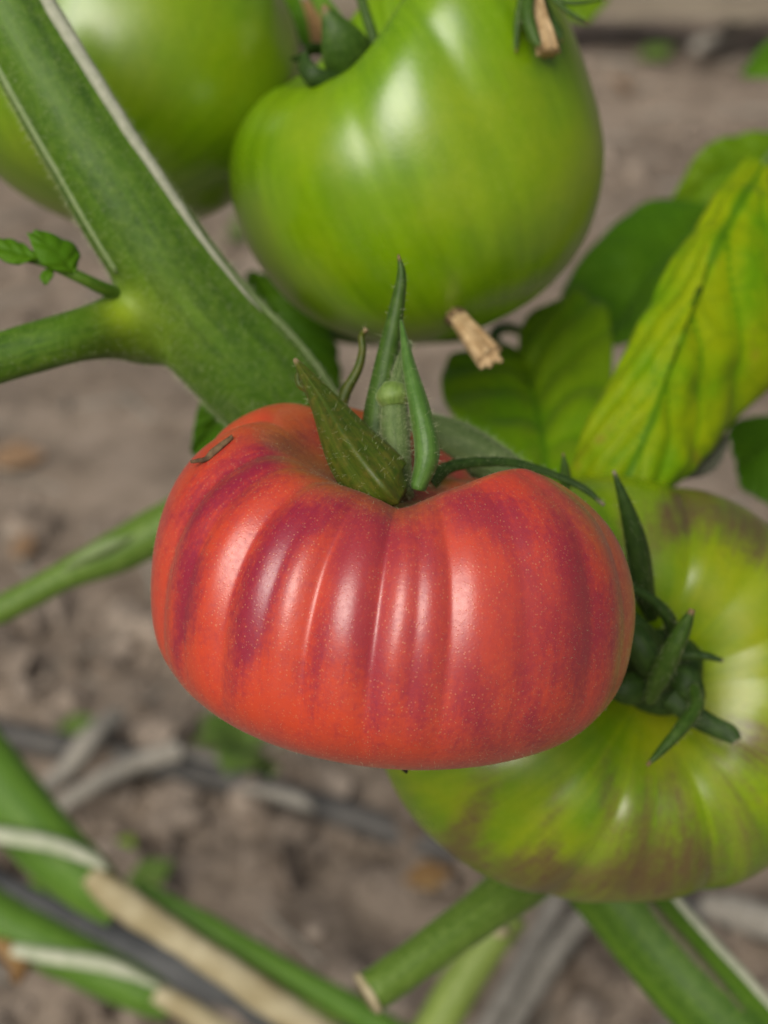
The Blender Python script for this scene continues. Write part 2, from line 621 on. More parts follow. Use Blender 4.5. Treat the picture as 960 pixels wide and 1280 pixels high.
M_PED = mat_stem('pedicel_grey', (0.060, 0.105, 0.028), (0.105, 0.165, 0.045), (0.20, 0.26, 0.11), rough=0.7, sheen=0.3)
M_KNOB = mat_stem('knuckle_green', (0.10, 0.18, 0.03), (0.16, 0.25, 0.05), (0.25, 0.34, 0.12), sheen=0.3)
M_HAIR = mat_plain('plant_hair', (0.42, 0.48, 0.26), (0.56, 0.60, 0.38), 300, 0.5, 0.0)
M_TAN = mat_plain('dry_tan', (0.30, 0.19, 0.085), (0.56, 0.41, 0.23), 450, 0.75, 0.4, 0.0006, (1, 1, 0.3))
M_BROWN = mat_plain('dry_brown', (0.055, 0.034, 0.018), (0.17, 0.11, 0.055), 600, 0.8, 0.4, 0.0005)
M_DARK = mat_plain('dark_scar', (0.012, 0.009, 0.006), (0.04, 0.025, 0.015), 800, 0.8, 0.4, 0.0005)
M_LYEL = mat_leaf('leaf_yellowing', (0.18, 0.40, 0.002), (0.26, 0.46, 0.002), (0.075, 0.21, 0.003), yellow=(0.36, 0.47, 0.002),
                  transl=0.42, spot=(0.36, 0.30, 0.02))
M_LHEART = mat_leaf('leaf_mottled', (0.13, 0.30, 0.002), (0.20, 0.37, 0.002), (0.065, 0.18, 0.003), yellow=(0.20, 0.345, 0.003), transl=0.15)
M_LDARK = mat_leaf('leaf_dark', (0.062, 0.175, 0.002), (0.092, 0.22, 0.003), (0.065, 0.165, 0.004), transl=0.2)
M_LMID = mat_leaf('leaf_bright', (0.15, 0.30, 0.004), (0.22, 0.36, 0.006), (0.13, 0.27, 0.01), transl=0.4)
M_LDRY = mat_leaf('leaf_dry', (0.26, 0.15, 0.06), (0.42, 0.27, 0.11), (0.16, 0.09, 0.04), transl=0.2)
M_LGREY = mat_leaf('leaf_grey', (0.10, 0.115, 0.075), (0.15, 0.16, 0.11), (0.07, 0.07, 0.05), transl=0.15)
M_LPALE = mat_leaf('leaf_faded', (0.10, 0.19, 0.03), (0.17, 0.25, 0.06), (0.09, 0.15, 0.03), transl=0.3)
M_LSOIL = mat_leaf('leaf_brown', (0.24, 0.15, 0.085), (0.33, 0.22, 0.13), (0.18, 0.11, 0.06), transl=0.1)
M_SOIL = mat_soil()
M_CLOD = mat_plain('soil_clod', (0.10, 0.078, 0.06), (0.36, 0.30, 0.245), 22, 0.95, 0.7, 0.006, spec=0.1)
M_HOSE = mat_plain('black_hose', (0.045, 0.044, 0.042), (0.095, 0.090, 0.082), 60, 0.6, 0.1, 0.001, spec=0.5)
M_PIPE = mat_plain('grey_pipe', (0.060, 0.064, 0.066), (0.105, 0.108, 0.108), 60, 0.55, 0.1, 0.001)
M_STRAW = mat_plain('grey_straw', (0.22, 0.205, 0.17), (0.34, 0.32, 0.28), 160, 0.85, 0.3, 0.001)
M_CREAM = mat_plain('cream_stalk', (0.27, 0.22, 0.11), (0.46, 0.41, 0.27), 45, 0.7, 0.15, 0.001)
M_WHITE = mat_plain('papery_strip', (0.33, 0.38, 0.25), (0.50, 0.52, 0.40), 200, 0.7, 0.2, 0.001)
M_PLANK = mat_plain('weathered_plank', (0.19, 0.16, 0.12), (0.33, 0.29, 0.225), 14, 0.85, 0.4, 0.004, (0.4, 6, 6))
M_BGST = mat_stem('stalk_bright', (0.062, 0.128, 0.012), (0.108, 0.195, 0.020), (0.19, 0.28, 0.06), streak=(4, 4, 2), sheen=0.2)
M_BGST2 = mat_stem('stalk_yellowish', (0.12, 0.19, 0.03), (0.20, 0.28, 0.05), (0.30, 0.36, 0.12), sheen=0.2)
M_LSTEM = mat_stem('lower_vine', (0.050, 0.135, 0.012), (0.095, 0.205, 0.016), (0.14, 0.24, 0.04), streak=(5, 5, 3), sheen=0.2)
M_BLEM = mat_stem('corky_streak', (0.055, 0.060, 0.022), (0.085, 0.090, 0.035), (0.14, 0.13, 0.07), sheen=0.1)

# ------------------------------------------------------------------ the ground
def warp(lo, hi, far, n, nf):
    c = np.linspace(lo, hi, n)
    e = np.geomspace(0.02, far, nf)
    return np.concatenate([(lo - e)[::-1], c, hi + e])


gx = warp(-0.75, 0.75, 60, 260, 26)
gy = warp(0.35, 2.6, 60, 380, 26)
GX, GY = np.meshgrid(gx, gy)
q = np.stack([GX, GY, 0 * GX], -1)


def soil_h(q):
    near = 1 - sstep(3, 8, np.abs(q[..., 1] - 1.4))
    return ((fbm(q * 7, 3, 3) - 0.5) * 0.035 + (fbm(q * 26, 4, 8) - 0.5) * (0.028 - 0.021 * sstep(.74, 1.0, q[..., 1]))) * near


q[..., 2] = soil_h(q)
obj('ground', (q.reshape(-1, 3), grid_faces(*GX.shape)), M_SOIL, kind='structure')

# clods and crumbs
ico_v = []
t = (1 + 5 ** 0.5) / 2
for a in (-1, 1):
    for b in (-t, t):
        ico_v += [(a, b, 0), (0, a, b), (b, 0, a)]
ico_v = unit(np.array(ico_v, dtype=float))
import itertools
ed = min(np.linalg.norm(ico_v[0] - w) for w in ico_v[1:])
ico_f = [f for f in itertools.combinations(range(12), 3)
         if all(abs(np.linalg.norm(ico_v[f[i]] - ico_v[f[j]]) - ed) < 0.01 for i, j in ((0, 1), (1, 2), (0, 2)))]
ico_f = [f if np.dot(np.cross(ico_v[f[1]] - ico_v[f[0]], ico_v[f[2]] - ico_v[f[0]]), ico_v[f[0]]) > 0 else f[::-1] for f in ico_f]
cv, cf = [], []
for i in range(3000):
    x, y = rng.uniform(-0.7, 0.7), (rng.uniform(0.45, 0.9) if rng.random() < .8 else rng.uniform(.9, 2.2))
    s = 0.0025 + 0.019 * rng.random() ** 4
    sc = s * rng.uniform(0.6, 1.2, 3)
    v = ico_v * (1 + rng.normal(0, 0.16, (12, 1))) * sc
    z = float(soil_h(np.array([[x, y, 0.0]]))[0])
    cf += [[k + len(cv) * 12 for k in f] for f in ico_f]
    cv.append(v + np.array([x, y, z + s * 0.25]))
obj('soil_clods', (np.vstack(cv), cf), M_CLOD, label='loose crumbs and small clods of dry soil on the ground', kind='stuff', smooth=False)


# dry straw litter trodden into the soil
sv, sf = [], []
for i in range(420):
    x, y = rng.uniform(-0.6, 0.6), 0.5 + 1.6 * rng.random() ** 1.2
    a, L, w = rng.uniform(0, math.pi), rng.uniform(.008, .045), rng.uniform(.0007, .0022)
    d = np.array([math.cos(a), math.sin(a), rng.normal(0, .12)])
    n_ = np.array([-d[1], d[0], 0])
    c = np.array([x, y, float(soil_h(np.array([[x, y, 0.0]]))[0]) + .004])
    b0 = len(sv) * 6
    ring = [n_ * w, np.array([0, 0, w]), -n_ * w - np.array([0, 0, w * .4])]
    sv.append(np.array([c - d * L + r for r in ring] + [c + d * L + r * .6 for r in ring]))
    for k in range(3):
        k2 = (k + 1) % 3
        sf.append([b0 + k, b0 + k2, b0 + 3 + k2, b0 + 3 + k])
    sf += [[b0 + 2, b0 + 1, b0], [b0 + 3, b0 + 4, b0 + 5]]
obj('straw_litter', (np.vstack(sv), sf), M_STRAW, label='scattered bits of dry straw trodden into the soil', kind='stuff', smooth=False)


def on_ground(pix, lift):
    out = []
    for x, y in pix:
        g = G(x, y)
        for _ in range(3):
            g = G(x, y, float(soil_h(g[None])[0]) + lift)
        out.append(g)
    return np.array(out)


# ------------------------------------------------------------------ tomatoes
def tomato_mesh(R, ht, hb, centre, axis, dim=(0.012, 0.42), grooves=(), irr=(), shoulder=(0, 0), top_e=0.85, bot_e=0.9,
                n=200, m=420, xref=None, flatb=0.0, gfade=(1.0, 1.9), lump=0.0, seed=0, notch=None, humps=()):
    z = np.asarray(axis)
    xr = cR if xref is None else xref
    x = unit(xr - z * (xr @ z))
    y = np.cross(z, x)
    tt = np.linspace(0, math.pi, n)
    ph = np.linspace(0, 2 * math.pi, m, endpoint=False)
    T, F = np.meshgrid(tt, ph, indexing='ij')
    sn, cs = np.sin(T), np.cos(T)
    rho = R * np.where(cs > 0, np.abs(sn) ** top_e, np.abs(sn) ** bot_e)
    zz = np.where(cs > 0, ht * np.abs(cs) ** 0.95, -hb * np.abs(cs) ** (1.0 - flatb))
    zz = zz - dim[0] * np.exp(-(rho / (dim[1] * R)) ** 2) * (cs > 0)
    k = np.ones_like(T)
    for a, p, amp in irr:
        k = k + amp * np.cos(a * F + p)
    rho = rho * (1 + (k - 1) * sstep(0.1, 0.9, T))
    g = np.zeros_like(T)
    for a, dep, w in grooves:
        d = np.abs((F - R_(a) + math.pi) % (2 * math.pi) - math.pi)
        g = g + dep * (np.exp(-(d / R_(w)) ** 2) + 0.22 * np.exp(-(d / R_(w * 0.35)) ** 2))
    pr = sstep(0.12, 0.55, T) * (1 - sstep(gfade[0], gfade[1], T))
    k2 = 1 - g * pr
    rho, zz = rho * k2, zz * (1 - 0.6 * g * pr)
    zz = zz + shoulder[1] * (0.5 + 0.5 * np.cos(F - R_(shoulder[0]))) ** 1.5 * sstep(0.15, 0.7, T) * (1 - sstep(0.9, 1.9, T))
    for ha, hw, hz in humps:
        d = np.abs((F - R_(ha) + math.pi) % (2 * math.pi) - math.pi)
        zz = zz + hz * np.exp(-(d / R_(hw)) ** 2) * sstep(0.12, 0.5, T) * (1 - sstep(.9, 1.7, T))
    if notch:
        d = np.abs((F - R_(notch[0]) + math.pi) % (2 * math.pi) - math.pi)
        zz = zz - notch[2] * np.exp(-(d / R_(notch[1])) ** 2) * np.exp(-((T - 0.42) / 0.30) ** 2)
    v = (x * (rho * np.cos(F))[..., None] + y * (rho * np.sin(F))[..., None] + z * zz[..., None])
    if lump:
        v = v * (1 + lump * (fbm(v * 45, 2, seed) - 0.5) * 2)[..., None]
    v = (v + np.asarray(centre)).reshape(-1, 3)
    f = grid_faces(n, m, True).tolist()
    flow = np.stack([np.cos(F), np.sin(F), T], -1).reshape(-1, 3)
    return v, f, {'flow': flow, 'tt': T.ravel(), 'phi': F.ravel(), 'grv': (g * pr).ravel()}


def bvh_of(mesh):
    return BVHTree.FromPolygons([Vector(p) for p in mesh[0]], mesh[1])


def snap(bvh, x, y, lift=0.0006):
    d = Vector(cF + cR * (x - 480) / FPX + cU * (640 - y) / FPX).normalized()
    h = bvh.ray_cast(Vector(cC), d)
    if h[0] is None:
        h = bvh.find_nearest(Vector(P(x, y, 0.34)))
    n = h[1]
    if n.dot(d) > 0:
        n = -n
    return np.array(h[0] + n * lift)


def gauss(px, py, cx, cy, sx, sy, rot=0.0):
    c, s = math.cos(R_(rot)), math.sin(R_(rot))
    dx, dy = px - cx, py - cy
    a, b = dx * c + dy * s, -dx * s + dy * c
    return np.exp(-(a / sx) ** 2 - (b / sy) ** 2)


TG = 'tomatoes ripening on the vine'
# --- the red one in front
rc = P(489, 742, 0.320)
red = tomato_mesh(0.0446, 0.0268, 0.0268, rc, camvec(0.11, 0.95, 0.27), dim=(0.0110, 0.34),
                  grooves=[(-157, 0.034, 5), (-144, .016, 4), (-131, 0.042, 4.5), (-120, .014, 3.5), (-110, 0.042, 4), (-95, 0.042, 3.5), (-86, .012, 3), (-78, 0.028, 4), (-60, 0.012, 6),
                           (-40, .014, 6), (-24, 0.018, 6), (-5, 0.03, 8), (25, 0.05, 7), (60, 0.05, 6), (95, 0.05, 6), (130, 0.05, 7), (168, 0.05, 7)],
                  irr=[(2, 0.4, 0.012), (3, 1.0, 0.012)], shoulder=(145, 0.0088), n=300, m=720, flatb=0.30, top_e=0.80, bot_e=.90, lump=0.012, seed=2, gfade=(1.15, 2.25), notch=(-93, 13, 0.0020), humps=[(52, 36, -.0065), (-40, 38, .0072)])
px, py = to_px(red[0])
pig = np.zeros(len(px))
for cx, cy, sx, sy, rot, amp in [(285, 610, 85, 26, -32, .75), (235, 720, 18, 70, 8, .8), (330, 720, 26, 85, 22, .95), (385, 650, 45, 22, -25, .75),
                                 (440, 690, 26, 70, 6, .85), (455, 790, 34, 60, 0, .7), (485, 680, 20, 50, 0, .7), (530, 690, 20, 55, -8, .45),
                                 (600, 640, 70, 28, 20, .75), (650, 690, 24, 90, -18, .45), (720, 710, 26, 100, -14, .75), (690, 800, 45, 70, 0, .5),
                                 (540, 800, 40, 90, -5, .35), (320, 800, 20, 40, 10, .35), (345, 560, 60, 20, -15, .5), (560, 880, 120, 40, 0, .2),
                                 (640, 920, 90, 25, -10, .3), (760, 780, 20, 70, 8, .45), (228, 790, 10, 60, 12, .4), (300, 830, 12, 70, 14, .45), (395, 830, 16, 70, 8, .5), (468, 860, 14, 70, 0, .5),
                                 (520, 850, 12, 80, -3, .4), (590, 850, 20, 80, -8, .5), (655, 860, 16, 70, -12, .4), (725, 830, 16, 60, 5, .4)]:
    pig += amp * gauss(px, py, cx, cy, sx, sy, rot)
pig = np.clip(pig * 1.20 + 0.12 + 0.20 * gauss(px, py, 480, 750, 250, 130, 4) - 0.6 * np.clip(red[2]['grv'] * 10, 0, .5) * 0.5, 0, 1.15)
och = np.clip(0.9 * gauss(px, py, 735, 640, 30, 70, -35) + 0.8 * gauss(px, py, 782, 760, 14, 90, 5) + 0.5 * gauss(px, py, 520, 630, 40, 22, 0)
              + 0.7 * gauss(px, py, 410, 590, 60, 34, 30), 0, 1)
red[2]['pig'], red[2]['och'] = pig, och
red[2]['pnk'] = np.clip(gauss(px, py, 600, 760, 130, 130, 0) + .6 * gauss(px, py, 440, 740, 60, 100, 0), 0, 1)
del red[2]['phi']
T1 = thing('tomato', 'ripe red ribbed tomato in front with crimson streaks and upright green sepals', 'tomato', rc, TG)
obj('fruit', red, M_RED, T1)
RB = bvh_of(red)
obj('fuzz', hairs((red[0], red[1]), 9000, 0.00045, 0.000012, 3, 0.8), M_HAIR, T1, kind='stuff')
# blossom scar under the fruit
obj('blossom_scar', tube(PP((503, 948, .318), (505, 958, .316), (508, 966, .315)), [.0012, .0009, .0003], 10, 8, bump=.0002), M_DARK, T1)


def sepal(parent, pts, px_w, mat, d=0.31, hair=0, **kw):
    """px_w: half widths in photo pixels along the sepal"""
    w = [max(x, 0.3) * d / FPX for x in px_w]
    me = blade(PP(*pts), w, **kw)
    o = obj('sepal', me, mat, parent)
    if hair:
        c = spline(PP(*pts), 40)
        obj('sepal_hairs', hairs((me[0], me[1], None, c), hair, 0.0014, 0.000022, hair, 0.6), M_HAIR, o, kind='stuff')
    return o


# pedicel with its swollen knuckle
pm = tube(PP((500, 622, .309), (496, 585, .311), (494, 540, .313), (494, 505, .3145), (500, 470, .318), (508, 430, .325)),
          [.0026, .0027, .0027, .0024, .0016, .0012], 40, 20, bump=.00018, seed=4)
pd = obj('pedicel', pm, M_PED, T1)
obj('knuckle', tube(PP((493, 508, .3135), (492, 496, .3138), (494, 482, .3145)), [.0022, .0033, .0022], 14, 18, bump=.0003, nsc=700), M_KNOB, pd)
obj('pedicel_hairs', hairs((pm[0], pm[1], None, spline(PP((500, 622, .309), (494, 540, .313), (500, 470, .318)), 30)), 1500, .0011, .000018, 5), M_HAIR, pd, kind='stuff')
# tall sepal behind, light sepal in front of the pedicel, broad bronze sepal, curled one, trailing ones
sepal(T1, [(487, 610, .316), (470, 545, .318), (479, 470, .319), (494, 395, .320), (502, 345, .320), (498, 318, .320)], [20, 21, 17, 12, 7, 1.5], M_SEPAL, .318,
      hair=220, cup=0.25, roll=0.9, seed=11)
sepal(T1, [(520, 612, .304), (532, 565, .303), (523, 510, .305), (510, 455, .309), (501, 400, .314)], [14, 21, 18, 12, 3], M_SEPALL, .306,
      hair=90, cup=0.2, roll=1.25, seed=12, ref=camvec(-.15, 0.1, 1))
sepal(T1, [(496, 628, .3005), (474, 603, .299), (438, 556, .302), (402, 498, .308), (378, 463, .311), (368, 448, .312)], [28, 46, 42, 21, 9, 3], M_SEPALB, .303,
      hair=160, cup=0.32, roll=0.75, keel=0.8, seed=13, m=21, ref=camvec(0.05, -.05, 1))
sepal(T1, [(404, 500, .311), (386, 487, .313), (374, 480, .314), (372, 468, .314), (376, 463, .314)], [11, 7, 5, 4, 3], M_SEPALB, .313, cup=.2, roll=.9, seed=14)
sepal(T1, [(424, 520, .326), (432, 490, .326), (447, 462, .326), (453, 438, .326), (452, 420, .326), (458, 411, .325)], [9, 8.5, 7, 6, 5, 4], M_SEPALB, .326,
      hair=60, cup=.2, roll=1.0, seed=15)
# trailing right sepal lying over the right shoulder
tr = [P(535, 598, .318), P(560, 580, .322), P(600, 574, .326), P(645, 576, .330), P(690, 590, .332), P(728, 607, .333), P(756, 631, .333)]
w = [v * .326 / FPX for v in (14, 11, 9, 8, 7, 6, 3)]
me = blade(np.array(tr), w, cup=.25, roll=.8, seed=16, ref=camvec(.1, .75, .6))
o = obj('sepal', me, M_SEPALD, T1)
obj('sepal_hairs', hairs((me[0], me[1], None, np.array(tr) - cU * .002), 220, .0009, .00002, 6), M_HAIR, o, kind='stuff')
# withered sepal over the left shoulder
ls = [snap(RB, 292, 549, .0006), snap(RB, 282, 556, .0007), snap(RB, 270, 566, .0008)]
dd = (ls[-1] - cC) @ cF
ls += [P(256, 573, dd - .0005), P(238, 577, dd - .001)]
obj('sepal', blade(np.array(ls), [v * .34 / FPX for v in (2, 5, 5.5, 4, 1.5)], cup=.2, roll=.7, seed=17, ref=camvec(-.3, .8, .4)), M_BROWN, T1, label='withered brown sepal')

# --- large turning tomato behind on the right
tc = P(778, 861, 0.392)
tax = camvec(0.17, 0.10, 1.0)
turn = tomato_mesh(0.0540, 0.034, 0.036, tc, tax, dim=(0.0160, 0.36),
                   grooves=[(-165, .03, 7), (-138, .022, 9), (-112, .035, 5), (-94, .02, 7), (-70, .034, 5), (-52, .018, 8), (-32, .03, 6), (-14, .034, 5), (6, .022, 5), (24, .036, 5), (50, .02, 7), (76, .036, 5), (104, .026, 8), (150, .03, 9)],
                   irr=[(2, 0.1, 0.10), (3, 0.6, 0.012)], n=220, m=520, lump=0.015, seed=5, top_e=.85)
px, py = to_px(turn[0])
T = turn[2]['tt']
pig = np.zeros(len(px))
for cx, cy, sx, sy, rot, amp in [(595, 1010, 24, 95, 22, .75), (555, 1075, 50, 45, 30, .6), (805, 1050, 50, 85, -8, .8), (735, 1100, 130, 28, 0, .8), (660, 1085, 60, 30, 10, .6),
                                 (925, 655, 70, 32, 20, .95), (845, 645, 26, 60, 35, 1.15), (785, 655, 18, 50, -10, .8), (950, 930, 50, 34, 30, .95), (920, 1000, 30, 70, -25, .5),
                                 (965, 700, 45, 20, 10, .6), (690, 1020, 18, 80, 6, .45), (890, 1070, 70, 40, -25, .6), (500, 1000, 40, 60, 20, .25), (850, 1000, 16, 70, -15, .5), (760, 990, 14, 60, -5, .45)]:
    pig += amp * gauss(px, py, cx, cy, sx, sy, rot)
pig += 0.25 * sstep(1.5, 2.2, T) * fbm(turn[2]['flow'] * 3, 3, 9)
turn[2]['pig'] = np.clip(pig, 0, 1)
ph = turn[2].pop('phi')
star = (np.clip(np.cos(ph * 7 + 1.0), 0, 1) ** 3 * sstep(.2, .5, T) * (1 - sstep(.8, 1.4, T)))
turn[2]['pale'] = np.clip(star * 0.22, 0, 1)
T2 = thing('tomato', 'large green tomato flushed brown, behind the red one, facing forward with dark splayed calyx', 'tomato', tc, TG)
obj('fruit', turn, M_TURN, T2)
TB = bvh_of(turn)
c2 = dict(d=.355)
obj('calyx_disc', tube(np.array([P(824, 838, .362), P(824, 838, .366), P(822, 842, .372)]), [.0085, .0090, .004], 10, 28, ref=cU, bump=.001), M_SEPALD, T2)
pm = tube(PP((826, 842, .362), (812, 826, .352), (796, 800, .350), (770, 770, .356)), [.0042, .0034, .003, .003], 30, 18, bump=.0002)
pd2 = obj('pedicel', pm, M_SEPALD, T2)
sepal(T2, [(818, 775, .360), (806, 735, .350), (797, 680, .342), (783, 632, .338), (767, 588, .336)], [10, 17, 15, 9, 2], M_SEPALD, .345, hair=90, cup=.2, roll=.7, seed=21)
sepal(T2, [(842, 800, .358), (838, 775, .352), (818, 752, .349), (790, 735, .347), (770, 722, .347)], [10, 10, 8, 7, 6], M_SEPALD, .35, hair=50, cup=.2, roll=.9, seed=22)
sepal(T2, [(812, 880, .352), (826, 850, .344), (842, 815, .339), (856, 785, .337), (866, 762, .336)], [10, 17, 15, 11, 4], M_SEPAL, .342, hair=90, cup=.2, roll=.9, seed=23)
sepal(T2, [(830, 826, .356), (856, 820, .353), (882, 820, .353), (904, 826, .353)], [10, 8, 6, 3], M_SEPALD, .353, hair=30, cup=.2, roll=.9, seed=24)
sepal(T2, [(838, 868, .357), (866, 893, .3565), (892, 908, .3560), (912, 917, .3555), (922, 928, .3550)], [16, 15, 13, 12, 7], M_SEPALD, .355, hair=40, cup=.1, roll=.4, seed=25)
sepal(T2, [(868, 855, .352), (872, 882, .346), (852, 912, .341), (828, 938, .339), (809, 957, .338)], [9, 12, 10, 7, 2], M_SEPAL, .342, hair=50, cup=.2, roll=.9, seed=26)
sepal(T2, [(826, 850, .358), (800, 860, .353), (778, 862, .352), (755, 850, .354)], [20, 22, 18, 8], M_SEPALD, .353, cup=.2, roll=.5, seed=27)
sepal(T2, [(840, 835, .358), (858, 850, .3555), (868, 872, .3555), (866, 892, .357)], [20, 19, 16, 8], M_SEPALD, .355, cup=.15, roll=.5, seed=28)
sepal(T2, [(828, 820, .358), (806, 800, .351), (790, 780, .349), (775, 760, .35)], [20, 20, 16, 10], M_SEPALD, .351, cup=.2, roll=.5, seed=29)

# --- upper green tomato
gc = P(518, 205, 0.405)
gax = camvec(-0.36, 0.84, 0.27)
up = tomato_mesh(0.0440, 0.0305, 0.0415, gc, gax, dim=(0.0145, 0.34),
                 grooves=[(-150, .012, 12), (-100, .018, 9), (-66, .026, 10), (-25, .014, 14), (20, .05, 8), (70, .05, 9), (120, .05, 9), (170, .03, 9)],
                 irr=[(2, 0.6, 0.02), (3, 0.2, 0.012)], shoulder=(12, 0.028), lump=0.015, seed=8, notch=(-95, 26, .003), humps=[(-172, 48, .0030)], n=160, m=320)
up[2].pop('phi')
T3 = thing('tomato', 'glossy unripe green tomato hanging above the red one with a dry flower stub below', 'tomato', gc, TG)
obj('fruit', up, M_GREEN, T3)
UB = bvh_of(up)
sepal(T3, [(452, 112, .388), (440, 80, .380), (425, 45, .376), (404, 6, .376)], [20, 33, 26, 3], M_SEPAL, .38, cup=.1, roll=.5, seed=31)
sepal(T3, [(440, 108, .386), (415, 108, .378), (388, 100, .375), (374, 82, .378), (392, 66, .384), (412, 68, .388)], [12, 17, 17, 17, 12, 5], M_SEPALD, .38, cup=.2, roll=.8, seed=32,
      ref=camvec(-.3, -.6, .7))
sepal(T3, [(476, 100, .388), (470, 60, .386), (460, 25, .386), (446, -20, .388)], [10, 9, 8, 7], M_SEPAL, .387, cup=.2, roll=1.0, seed=33)
obj('pedicel', tube(PP((455, 110, .400), (440, 60, .410), (400, 0, .420), (370, -50, .43)), [.003, .0026, .0022, .002], 24, 14), M_BRANCH, T3)
# the dried flower stub at the blossom end
pr = lambda a: 1 + 0.14 * np.cos(7 * a) + 0.06 * np.cos(15 * a + 1)
bs = obj('dry_flower_stub', tube(PP((568, 392, .386), (582, 408, .380), (598, 428, .377), (612, 446, .375)), [.0018, .0021, .0026, .0030], 26, 42, prof=pr, bump=.0002), M_TAN, T3)
for k, (ex, ey) in enumerate([(600, 461), (612, 460), (628, 452), (624, 440)]):
    obj('frayed_tip', blade(PP((606 + k * 3, 440 - k * 2, .3745), ((606 + ex) / 2 + 3, (442 + ey) / 2, .374), (ex, ey, .374)), [.0012, .001, .0003], 12, 7, thick=.0003), M_TAN, bs)
obj('stub_scar', tube(PP((560, 398, .389), (572, 397, .3845), (578, 400, .382)), [.0012, .0024, .0018], 10, 14, bump=.0004), M_BROWN, T3)

# --- green tomato upper left
lc = P(152, 82, 0.435)
le = tomato_mesh(0.0448, 0.040, 0.040, lc, camvec(0.25, 0.85, -0.22), dim=(0.012, 0.34),
                 grooves=[(a, .015, 9) for a in (-150, -115, -85, -50, -20, 20, 70, 120, 170)], irr=[(2, 0.5, 0.015)], lump=0.01, seed=12, n=140, m=280)
le[2].pop('phi')
T4 = thing('tomato', 'blurred green tomato half hidden behind the thick diagonal stem, upper left', 'tomato', lc, TG)
obj('fruit', le, M_GREEN2, T4)

# ------------------------------------------------------------------ the vine: thick stem, branch, shoot, truss stalk, cut stub
V = thing('tomato_vine', 'thick hairy green tomato vine stem running diagonally behind the red tomato', 'vine', P(560, 850, .41))
sp = [(-22, -60, .350), (28, 40, .351), (92, 150, .353), (176, 285, .358), (254, 400, .366), (345, 500, .376), (440, 640, .400), (560, 820, .440), (690, 1010, .462), (800, 1150, .462), (905, 1270, .458), (1010, 1390, .455)]
sr = [.0088, .0094, .0100, .0112, .0126, .0124, .0118, .0118, .0120, .0122, .0125, .0128]


def stem_prof(a):
    d = lambda c, w: np.exp(-(((a - c + math.pi) % (2 * math.pi) - math.pi) / w) ** 2)
    return 0.95 + 0.05 * d(1.0, .25) + 0.05 * d(-1.2, .22) + 0.03 * d(-.25, .3) + 0.06 * d(2.6, .4) + .06 * d(-2.6, .4)


sm = tube(PP(*sp), sr, 160, 72, flat=0.95, prof=stem_prof, bump=.0003, seed=3, nsc=160)
bp = [(240, 392, .384), (208, 396, .3735), (174, 404, .3640), (135, 412, .357), (80, 424, .348), (0, 447, .343), (-90, 475, .338)]
bm = tube(PP(*bp), [.0095, .0105, .0092, .0066, .0054, .0052, .0052], 70, 32, bump=.00025, seed=6, nsc=160, ref=-cF, flat=.9)


